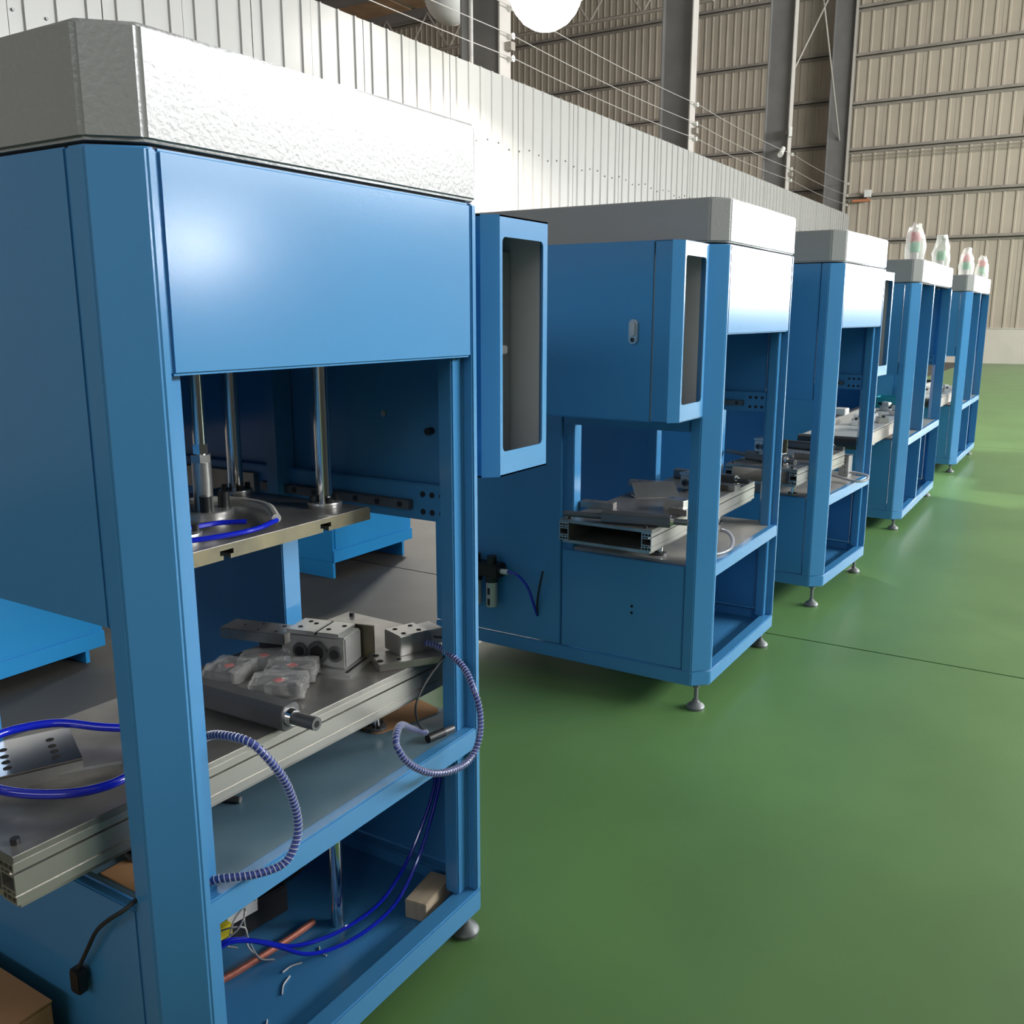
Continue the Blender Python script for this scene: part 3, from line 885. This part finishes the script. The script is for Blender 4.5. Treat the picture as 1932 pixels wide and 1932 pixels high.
plate_block(0, 0.855, 0.175, ZT + 0.018, 0.085, 0.075, 0.050, R(-20), 'small bored steel block with a hose fitted to it', 'steel',
            [(-0.022, -0.02, 0.006), (0.022, -0.02, 0.006), (-0.022, 0.02, 0.006), (0.022, 0.02, 0.006)], 'bored_block')
plate_block(0, 0.925, 0.165, ZT + 0.018, 0.055, 0.065, 0.040, R(-20), 'plain steel block touching the bored hose block', 'anod', (), 'plain_block')
plate_block(0, 0.825, 0.150, ZT, 0.17, 0.09, 0.018, R(-35), 'flat bored plate under the small steel blocks', 'plate',
            [(-0.075, -0.02, 0.008), (-0.075, 0.02, 0.008), (-0.03, -0.025, 0.006)], 'flat_plate')
t = thing('steel_bracket', 'polished steel bracket plate with round holes inside the tube loop', 'bracket', 0, 0.035, 0.40, ZT, R(-25))
MB().box(-0.085, 0.06, -0.075, 0.085, 0.024, 0.030).build('plate', 'chrome', t, 0.001)
MB().box(-0.085, 0.06, -0.075, -0.069, 0.0, 0.026).build('front_lip', 'steel', t)
MB().box(-0.085, 0.06, 0.079, 0.085, 0.0, 0.026).build('rear_lip', 'steel', t)
for hx in (-0.06, 0.02):
    for hy in (-0.045, -0.018, 0.008, 0.04):
        MB().cyl((hx, hy, 0.0295), (hx, hy, 0.0306), 0.0075, n=14).build('hole', 'hole', t)
solo(MB().prism([(-0.06, 0.0), (0.055, 0.0), (0.06, 0.012), (-0.06, 0.008)], -0.006, 0.006, 'y'), 'steel_strip', 'steel',
     'thin bent steel strip by the polished bracket', 'strip', 0, 0.06, 0.30, ZT, R(-38))
loop = [(0.215, 0.24, ZT + 0.012), (0.13, 0.205, ZT + 0.014), (0.032, 0.185, ZT + 0.016), (-0.041, 0.228, ZT + 0.018), (-0.09, 0.33, ZT + 0.022),
        (-0.07, 0.45, ZT + 0.026), (0.02, 0.525, ZT + 0.026), (0.115, 0.49, ZT + 0.024), (0.165, 0.40, ZT + 0.018), (0.21, 0.33, ZT + 0.014)]
tag(MB().tube(spline(loop), 0.0085, 12).build('blue_tube', 'tube'), 'thick glossy blue tube looped on the table end', 'tube')
t = thing('tube_fitting', 'small metal fitting feeding the long wrapped hose', 'fitting', 0, 0.165, 0.155, ZT, 0)
MB().box(-0.018, 0.018, -0.014, 0.014, 0.0, 0.075).build('body', 'steel', t, 0.002)
MB().cyl((0.0, -0.014, 0.062), (0.0, -0.04, 0.070), 0.008, n=12).build('nozzle', 'chrome', t)
MB().cyl((0.018, 0, 0.02), (0.03, 0, 0.02), 0.006, n=8).build('screw', 'black', t)


# wrapped hoses
def wrapped_hose(i, pts, label, r=0.0068, wrap_from=0.0, mt='tube_in'):
    p = spline([at(i, q[0], q[1], q[2])[0] for q in pts], 14)
    t = tag(MB().tube(p, r, 10).build('wrapped_hose', mt), label, 'hose', 'spiral-wrapped hoses')
    # helix
    n = len(p)
    hel = []
    a = None
    L = 0.0
    q0 = int(n * wrap_from)
    dense = []
    for k in range(q0, n - 1):
        for j in range(6):
            dense.append(p[k].lerp(p[k + 1], j / 6))
    for k in range(len(dense)):
        d = (dense[min(k + 1, len(dense) - 1)] - dense[max(k - 1, 0)])
        L += d.length / 2
        d.normalize()
        if a is None:
            a = d.orthogonal().normalized()
        a = (a - d * a.dot(d)).normalized()
        b = d.cross(a)
        th = L / 0.0085 * 2 * PI
        hel.append(dense[k] + (a * math.cos(th) + b * math.sin(th)) * (r + 0.0009))
    MB().tube(hel, 0.0011, 5).build('spiral_wrap', 'wrap', t)
    return t


wrapped_hose(0, [(0.165, 0.115, 0.842), (0.161, 0.06, 0.868), (0.164, -0.015, 0.874), (0.18, -0.04, 0.847), (0.211, -0.05, 0.791),
                 (0.234, -0.05, 0.728), (0.240, -0.05, 0.682), (0.227, -0.05, 0.646), (0.202, -0.045, 0.624), (0.157, -0.025, 0.622),
                 (0.118, 0.01, 0.624), (0.10, 0.05, 0.615), (0.11, 0.10, 0.612)],
             'long wrapped hose bowing out from the small metal fitting')
wrapped_hose(0, [(0.865, 0.125, 0.812), (0.868, 0.08, 0.806), (0.845, 0.0, 0.782), (0.816, -0.05, 0.747), (0.812, -0.07, 0.693), (0.792, -0.08, 0.637),
                 (0.75, -0.08, 0.602), (0.677, -0.08, 0.608), (0.612, -0.07, 0.630), (0.556, -0.06, 0.674), (0.531, -0.05, 0.718),
                 (0.555, -0.03, 0.735), (0.609, 0.0, 0.725), (0.69, 0.035, 0.675), (0.76, 0.05, 0.635)],
             'wrapped hose looped in a ring under the small bored block')
tag(MB().tube(spline([(0.905, 0.13, 0.815), (0.925, 0.09, 0.808), (0.845, 0.06, 0.790), (0.741, 0.03, 0.775), (0.687, 0.02, 0.739), (0.708, 0.03, 0.683),
                      (0.765, 0.05, 0.635)]), 0.0028, 8).build('thin_cable', 'rubber'),
    'thin black cable beside the ringed hose', 'cable')
t = thing('plug_connector', 'black plug connector lying on the blue shelf edge', 'plug', 0, 0.77, 0.052, ZSH, R(-12))
MB().cyl((0, 0, 0.011), (0.05, 0, 0.011), 0.011, n=14).build('grip', 'black', t)
MB().cyl((0.05, 0, 0.011), (0.082, 0, 0.011), 0.008, n=14).build('tip', 'dark_steel', t)

# on the shelf of the first machine
solo(MB().prism(rrect(-0.105, 0.105, -0.06, 0.06, 0.025), 0, 0.003), 'cardboard_sheet', 'cardboard',
     'orange-brown cardboard sheet under the fixture table by the ringed hose', 'cardboard', 0, 0.85, 0.215, ZSH, R(-15))
solo(MB().prism([(-0.085, -0.035), (0.05, -0.035), (0.062, -0.02), (0.08, -0.01), (0.085, 0.02), (0.06, 0.05), (0.02, 0.09), (-0.085, 0.09)], 0, 0.003), 'cardboard_scrap',
     'cardboard', 'torn cardboard scrap behind the front post', 'cardboard', 0, 0.112, 0.148, ZSH, 0)
t = thing('round_pin', 'short round steel pin resting on the shelf under the table', 'pin', 0, 0.325, 0.255, ZSH, R(-70))
MB().cyl((-0.05, 0, 0.0075), (0.04, 0, 0.0075), 0.0075, n=14).build('shank', 'dark_steel', t)
MB().cyl((0.04, 0, 0.0075), (0.042, 0, 0.0075), 0.0066, n=14).build('turned_end', 'steel', t)

# lower compartment of the first machine
FZ = 0.125
tag(MB().tube(spline([(0.20, 0.345, FZ + 0.004), (0.253, 0.336, FZ + 0.004), (0.309, 0.333, FZ + 0.004), (0.387, 0.318, FZ + 0.004),
                      (0.52, 0.301, FZ + 0.004), (0.61, 0.296, FZ + 0.004)]), 0.0085, 10).build('braided_cable', 'copper'),
    'reddish copper braided cable on the compartment floor', 'cable')
tag(MB().tube(spline([(0.925, 0.13, 0.60 - 0.01), (0.915, 0.125, 0.50), (0.906, 0.12, 0.422), (0.869, 0.12, 0.343), (0.823, 0.13, 0.243), (0.746, 0.14, 0.163),
                      (0.655, 0.15, 0.141), (0.563, 0.17, 0.140), (0.479, 0.19, 0.165), (0.422, 0.23, 0.207), (0.374, 0.26, 0.238),
                      (0.333, 0.28, 0.250), (0.304, 0.29, 0.235), (0.27, 0.29, 0.19), (0.23, 0.29, 0.135)]), 0.0048, 8).build('blue_tube', 'tube'),
    'slack blue tube drooping lower in the open bottom compartment', 'tube', 'drooping blue tubes')
tag(MB().tube(spline([(0.925, 0.15, 0.59), (0.92, 0.145, 0.50), (0.914, 0.14, 0.413), (0.874, 0.15, 0.316), (0.805, 0.16, 0.223), (0.709, 0.17, 0.165),
                      (0.595, 0.2, 0.147), (0.485, 0.23, 0.167), (0.428, 0.27, 0.197), (0.379, 0.3, 0.224), (0.343, 0.31, 0.232),
                      (0.313, 0.32, 0.211), (0.27, 0.32, 0.16), (0.25, 0.32, 0.133)]), 0.0048, 8).build('blue_tube', 'tube'),
    'slack blue tube drooping behind its twin in the bottom compartment', 'tube', 'drooping blue tubes')
tag(MB().tube(spline([(0.90, 0.40, 0.59), (0.88, 0.42, 0.42), (0.82, 0.44, 0.24), (0.74, 0.46, 0.15), (0.66, 0.48, 0.128)]), 0.004, 6).build('thin_cable', 'rubber'),
    'thin black cable hanging at the back of the bottom compartment', 'cable')
t = thing('relay_module', 'black valve unit with yellow tag and loose grey wires', 'valve', 0, 0.50, 0.46, FZ, R(-8))
MB().box(-0.14, 0.13, -0.05, 0.07, 0.0, 0.075).build('body', 'black', t, 0.004)
MB().box(-0.05, 0.04, -0.053, -0.02, 0.05, 0.10).build('terminal_block', 'white', t, 0.003)
MB().box(-0.085, -0.045, -0.07, -0.045, 0.04, 0.07).build('yellow_tag', 'yellow', t, 0.002)
for k, pts in enumerate(([(-0.08, -0.06, 0.06), (-0.06, -0.09, 0.075), (-0.03, -0.10, 0.06), (-0.04, -0.12, 0.03), (-0.03, -0.14, 0.005)],
                         [(-0.03, -0.055, 0.09), (-0.02, -0.09, 0.10), (-0.05, -0.10, 0.07), (-0.09, -0.09, 0.05), (-0.06, -0.11, 0.03)],
                         [(0.0, -0.055, 0.09), (-0.03, -0.10, 0.06), (-0.04, -0.16, 0.02), (-0.01, -0.18, 0.004)],
                         [(0.03, -0.055, 0.085), (0.0, -0.08, 0.11), (-0.05, -0.085, 0.085), (-0.08, -0.10, 0.04)])):
    MB().tube(spline(pts), 0.0022, 6).build('grey_wire', 'anod', t)
t = thing('wooden_block', 'pale wooden board leaning in the corner of the bottom compartment', 'board', 0, 0.835, 0.105, FZ, R(8))
MB().box(-0.075, 0.06, -0.03, 0.03, 0.0, 0.05).build('board', 'wood', t, 0.002, rot=(0, 0, 0))
for k, (x, y, a, l) in enumerate(((0.42, 0.20, 0.5, 0.06), (0.47, 0.23, -0.3, 0.05), (0.30, 0.13, 0.9, 0.07), (0.55, 0.21, 1.2, 0.04))):
    solo(MB().tube(spline([(-l / 2, 0, 0.002), (0, 0.006, 0.002), (l / 2, 0, 0.002)]), 0.0018, 6), 'cable_tie_scrap', 'white',
         'short pale wire clipping on the compartment floor', 'scrap', 0, x, y, FZ, a, 'wire clippings on the compartment floor')

# plug cable over the left side of the first machine, cardboard box on the floor
t = tag(MB().tube(spline([(0.06, 0.12, 0.612), (0.02, 0.105, 0.618), (-0.02, 0.10, 0.612), (-0.03, 0.14, 0.58), (-0.022, 0.19, 0.535), (-0.018, 0.23, 0.48),
                          (-0.016, 0.27, 0.421)]), 0.004, 8).build('power_cable', 'rubber'),
        'black power cable with plug hanging down the blue side panel', 'cable')
MB().prism(rrect(0.255, 0.285, 0.375, 0.425, 0.008), -0.026, -0.006, 'x').build('plug', 'black', t, 0.003)
t = thing('cardboard_box', 'closed brown cardboard box on the floor beside the machine', 'box', 0, -0.25, 0.54, 0, 0)
MB().box(-0.21, 0.21, -0.215, 0.215, 0, 0.345).build('carton', 'cardboard', t, 0.003)
for s in (-1, 1):
    MB().box(-0.21, 0.21, min(s * 0.002, s * 0.215), max(s * 0.002, s * 0.215), 0.345, 0.349).build('flap', 'cardboard', t)

# on the second table
shaft(1, -0.155, 0.40, -0.10, 0.13, ZT, 'dark shaft with a long tail rod across the hollow table end', True, 0.024)
shaft(1, 0.985, 0.55, 0.93, 0.215, ZT, 'dark shaft lying at the closed end of the hollow table', False, 0.024)
plate_block(1, 0.68, 0.56, ZT, 0.06, 0.20, 0.026, R(10), 'bored steel slab overhanging the hollow-ended table', 'plate',
            [(0, -0.05, 0.005), (0, 0.0, 0.005), (0, 0.05, 0.005)], 'bored_slab')
plate_block(1, 0.10, 0.545, ZT, 0.05, 0.15, 0.026, R(6), 'bored steel slab beside the tail rod of the dark shaft', 'plate',
            [(0, -0.05, 0.004), (0, 0.03, 0.004)], 'bored_slab')
gripper(1, 0.70, 0.33, ZT, R(-100), 'pneumatic clamp block on the hollow-ended table', 0.9)
t = thing('angle_bracket', 'thin folded steel bracket beside the clamp block', 'bracket', 1, 0.47, 0.44, ZT, R(-50))
MB().box(-0.10, 0.10, -0.05, 0.05, 0, 0.003).build('foot_plate', 'steel', t)
MB().prism([(-0.05, 0.003), (-0.02, 0.003), (0.05, 0.055), (0.045, 0.058)], -0.10, 0.10, 'x').build('folded_plate', 'steel', t)
plate_block(1, 0.235, 0.235, ZT, 0.08, 0.10, 0.048, R(-12), 'machined steel block on the hollow-ended table', 'steel',
            [(0.0, -0.03, 0.006), (0.0, 0.03, 0.006)], 'machined_block')
plate_block(1, 0.155, 0.19, ZT, 0.06, 0.09, 0.026, R(-12), 'low steel pad beside the machined block', 'plate', [(0, 0.02, 0.005)], 'steel_pad')
plate_block(1, 0.80, 0.22, ZT, 0.06, 0.12, 0.026, R(-10), 'low bored pad near the closed table end', 'plate', [(0, 0.02, 0.005)], 'steel_pad')
wrapped_hose(1, [(0.52, 0.14, 0.66), (0.495, 0.10, 0.66), (0.41, 0.05, 0.655), (0.32, 0.02, 0.648), (0.25, 0.01, 0.645), (0.18, 0.03, 0.64), (0.12, 0.08, 0.64)],
             'pale wrapped hose resting on the shelf of the machine with the oval handle', mt='anod')

# on the third table
shaft(2, 0.02, 0.46, -0.09, 0.20, 0.785, 'dark shaft through the clamp block on the short table', True, 0.024)
shaft(2, 0.60, 0.47, 0.57, 0.14, 0.785, 'dark shaft at the closed end of the short table', False, 0.024)
gripper(2, -0.02, 0.33, 0.835, R(-100), 'pneumatic clamp block riding on a shaft of the short table', 0.85)
plate_block(2, 0.22, 0.18, 0.785, 0.05, 0.15, 0.03, R(-14), 'bored steel bar on the short table', 'plate', [(0, 0.03, 0.005)], 'steel_bar')
plate_block(2, 0.36, 0.33, 0.785, 0.20, 0.20, 0.012, R(-20), 'thin steel plate lying in the middle of the short table', 'steel', (), 'flat_plate')
t = thing('valve_box', 'small grey pneumatic valve box on the shelf beside the short table', 'valve', 2, 0.79, 0.12, ZSH, R(-5))
MB().box(-0.035, 0.035, -0.03, 0.03, 0, 0.13).build('body', 'anod', t, 0.003)
MB().box(-0.037, 0.037, -0.032, 0.032, 0.13, 0.136).build('lid', 'steel', t, 0.001)
for zz in (0.03, 0.06, 0.09, 0.11):
    MB().cyl((-0.0355, -0.01, zz), (-0.0365, -0.01, zz), 0.004, n=8).build('screw', 'black', t)
wrapped_hose(2, [(0.60, 0.16, 0.665), (0.56, 0.06, 0.655), (0.53, -0.02, 0.650), (0.58, -0.06, 0.655), (0.68, -0.04, 0.665), (0.75, 0.05, 0.665), (0.77, 0.085, 0.66)],
             'pale wrapped hose curling past the small grey valve box', mt='anod')


# ------------------------------------------------------------------ conveyors of the open-fronted machines
def conveyor(i, x0, x1, y0, y1, z0, z1, label, zshelf):
    t = thing('belt_conveyor', label, 'conveyor', i, (x0 + x1) / 2, (y0 + y1) / 2, zshelf, 0, 'belt conveyors')
    a, b = (x1 - x0) / 2, (y1 - y0) / 2
    h0, h1 = z0 - zshelf, z1 - zshelf
    rr = (h1 - h0) / 2
    for s in (-1, 1):
        MB().box(-a, a, s * b - 0.008, s * b + 0.008, h0, h1 - 0.004).build('side_plate', 'tan_steel', t, 0.002)
        MB().cyl((s * (a - 0.01), -b - 0.02, h0 + rr), (s * (a - 0.01), b + 0.02, h0 + rr), rr * 0.95, n=24).build('end_roller', 'rubber', t)
    MB().box(-a, a, -b + 0.008, b - 0.008, h1 - 0.012, h1).build('belt', 'belt', t)
    for x in (-0.5 * a, 0.5 * a):
        MB().box(x - 0.03, x + 0.03, -b + 0.02, b - 0.02, 0, h0 + 0.005).build('stand', 'steel', t)
    return t


conveyor(3, -0.98, 1.20, 0.13, 0.52, 0.74, 0.83, 'grey belt conveyor reaching out towards the machine with front panel', 0.715)
conveyor(4, -0.70, 1.30, 0.13, 0.52, 0.74, 0.83, 'grey belt conveyor of the machine next to the far wall', 0.715)
ORD = ['nearest', 'second from', 'third from', 'fourth from', 'fifth from', 'sixth from']
for i, xs in ((3, (-0.55, -0.25, 0.02, 0.30, 0.62, 0.95)), (4, (-0.5, -0.15, 0.25, 0.6))):
    for k, x in enumerate(xs):
        t = thing('alignment_block', 'pale alignment block, %s the overhanging roller end of the %s conveyor' % (
            ORD[k], 'longer' if i == 3 else 'far-wall'), 'block', i, x, 0.19 + 0.13 * (k % 2), 0.83, 0.2 * k, 'alignment blocks on the conveyors')
        MB().box(-0.06, 0.06, -0.035, 0.035, 0, 0.04).build('base', 'white' if k % 2 else 'anod', t, 0.003)
        MB().box(-0.02, 0.05, -0.02, 0.02, 0.04, 0.075).build('slider', 'white', t, 0.003)
        MB().cyl((-0.04, 0, 0.04), (-0.04, 0, 0.058), 0.012, n=10).build('screw', 'black', t)
        MB().cyl((0.05, 0, 0.055), (0.10, 0, 0.055), 0.010, n=10).build('pin', 'black', t)
for i, x, lab in ((3, 0.15, 'pale linear actuator rail lying along the longer belt conveyor'), (4, 0.25, 'pale linear actuator rail lying along the far-wall conveyor')):
    t = thing('linear_actuator', lab, 'actuator', i, x, 0.475, 0.83, 0.0, 'linear actuators')
    MB().box(-0.75, 0.75, -0.03, 0.03, 0.0, 0.05).build('rail', 'alu', t, 0.003)
    MB().box(-0.74, 0.74, -0.012, 0.012, 0.05, 0.053).build('cover_strip', 'black', t)
    MB().box(-0.28, -0.14, -0.045, 0.045, 0.053, 0.10).build('carriage', 'white', t, 0.004)
    MB().box(0.75, 0.86, -0.035, 0.035, 0.0, 0.07).build('motor', 'black', t, 0.004)
t = thing('plastic_bin', 'teal plastic parts bin inside the box-hung open machine', 'bin', 3, 1.42, 0.36, 0.715, 0)
MB().ring([(-0.12, -0.14), (0.12, -0.14), (0.12, 0.14), (-0.12, 0.14)], [(-0.11, -0.13), (0.11, -0.13), (0.11, 0.13), (-0.11, 0.13)], 0.006, 0.20).build('bin_wall', 'teal', t)
MB().box(-0.12, 0.12, -0.14, 0.14, 0, 0.008).build('bin_floor', 'teal', t)


# ------------------------------------------------------------------ bagged signal lights on the last two machines
def signal_light(i, x, y, label, h, lean, seed, red=True):
    t = thing('signal_light', label, 'signal light', i, x, y, ZC1, 0, 'bagged signal lights')
    MB().cyl((0, 0, 0), (0, 0, 0.06), 0.028, n=16).build('stem', 'anod', t)
    MB().cyl((0, 0, 0.06), (0, 0, 0.135), 0.034, n=18).build('green_lens', 'green', t)
    if red:
        MB().cyl((0, 0, 0.135), (0, 0, 0.205), 0.034, n=18).build('red_lens', 'red', t)
    m = MB()
    n, rows = 20, 9
    vs = []
    for j in range(rows):
        f = j / (rows - 1)
        r = 0.066 + 0.012 * math.sin(f * 3)
        fl = 1.0 - 0.55 * f ** 2
        for k in range(n):
            a = 2 * PI * k / n
            p = Vector((r * math.cos(a), r * math.sin(a) * fl, f * h))
            d = noise.noise_vector(p * 22 + Vector((seed * 5, 0, seed)))
            p += Vector((d.x, d.y, d.z * 1.4)) * 0.022 * (0.25 + f)
            p.x += lean * f
            p.z = max(p.z, 0)
            vs.append(p)
    fs = [(j * n + k, j * n + (k + 1) % n, (j + 1) * n + (k + 1) % n, (j + 1) * n + k) for j in range(rows - 1) for k in range(n)]
    fs.append(tuple(range((rows - 1) * n, rows * n)))
    m.add(vs, fs)
    m.build('plastic_bag', 'bag_white', t)


signal_light(3, 0.25, 0.10, 'tall bagged red and green signal light beside the chamfer of the box-hung open machine', 0.265, 0.01, 1)
signal_light(3, 1.45, 0.085, 'leaning white bagged signal light showing only green', 0.25, 0.03, 2, False)
signal_light(4, 0.24, 0.11, 'square-topped bagged signal light on the cap next to the far wall', 0.26, 0.0, 3)
signal_light(4, 1.40, 0.085, 'small bagged signal light at the cap end next to the far wall', 0.24, 0.01, 4)


# ------------------------------------------------------------------ low cabinets of the row behind
def low_cabinet(x0, x1, y0, z0, z1, label):
    t = tag(empty('low_cabinet', (x0, y0, 0)), label, 'cabinet', 'bright blue cabinets of the row behind')
    w = x1 - x0
    MB().box(0, w, 0.0, 0.9, z0, z1).build('body', 'bright_blue', t, 0.004)
    MB().box(0.0, w, -0.012, 0.0, z0, z0 + 0.075).build('plinth_rail', 'bright_blue', t, 0.002)
    MB().box(0.02, w - 0.06, -0.008, 0.0, z0 + 0.085, z1 - 0.02).build('front_panel', 'bright_blue', t, 0.003)
    for x in (0.0, w - 0.10):
        MB().box(x, x + 0.02, 0.0, 0.9, 0.0, z0).build('skid', 'bright_blue', t)


low_cabinet(0.55, 1.69, 2.68, 0.062, 0.78, 'bright blue cabinet seen under the raised side panel')
low_cabinet(3.285, 4.07, 2.68, 0.10, 0.85, 'bright blue cabinet seen beneath the press plate')


# ------------------------------------------------------------------ unseen tall cupboards, added to block light from floor and low parts
def cupboard(x, label):
    t = tag(empty('storage_cupboard', (x, -3.5, 0)), label, 'cupboard', 'grey cupboards across the aisle')
    MB().box(0.0, 1.16, -0.5, 0.0, 0.08, 2.05).build('carcass', 'steel_col', t, 0.004)
    MB().box(0.03, 1.13, -0.47, -0.03, 0.0, 0.08).build('plinth', 'rubber', t)
    for a in (0.01, 0.585):
        dd = MB().box(a, a + 0.565, 0.0, 0.018, 0.10, 2.03).build('door', 'steel_col', t, 0.003)
        hx = 0.54 if a < 0.1 else 0.61
        MB().box(hx, hx + 0.02, 0.018, 0.04, 1.0, 1.16).build('handle', 'steel', dd, 0.003)


cup_lab = ['grey double-door cupboard at the end of its row, behind the photographer', 'grey double-door cupboard second from the row end behind the photographer',
           'grey double-door cupboard third from the row end behind the photographer', 'grey double-door cupboard fourth from the row end behind the photographer', 'grey double-door cupboard closing the row towards the gate']
for k, lab in enumerate(cup_lab):
    cupboard(-3.15 + 1.19 * k, lab)

for k, lab in enumerate(('grey double-door cupboard standing crosswise, nearest the partition', 'grey double-door cupboard standing crosswise beside the cupboard row')):
    cupboard(0, lab)  # crosswise pair added to keep the rear light off low parts
    o = max((q for q in bpy.data.objects if q.name.startswith('storage_cupboard')), key=lambda q: q.name)
    o.location = (-3.3, 1.6 - 1.3 * k, 0); o.rotation_euler = (0, 0, -PI / 2)

# unseen wall lamp, added for the soft glow spot on the first front panel
t = tag(empty('bulkhead_lamp', (13.37, YSIDE + 0.005, 3.15)), 'round lit bulkhead lamp on the wall across the aisle', 'lamp')
MB().cyl((0, 0, 0), (0, 0.12, 0), 0.42, n=28).build('housing', 'lamp_housing', t)
MB().cyl((0, 0.12, 0), (0, 0.2, 0), 0.36, 0.30, n=28).build('lens', 'flood', t)
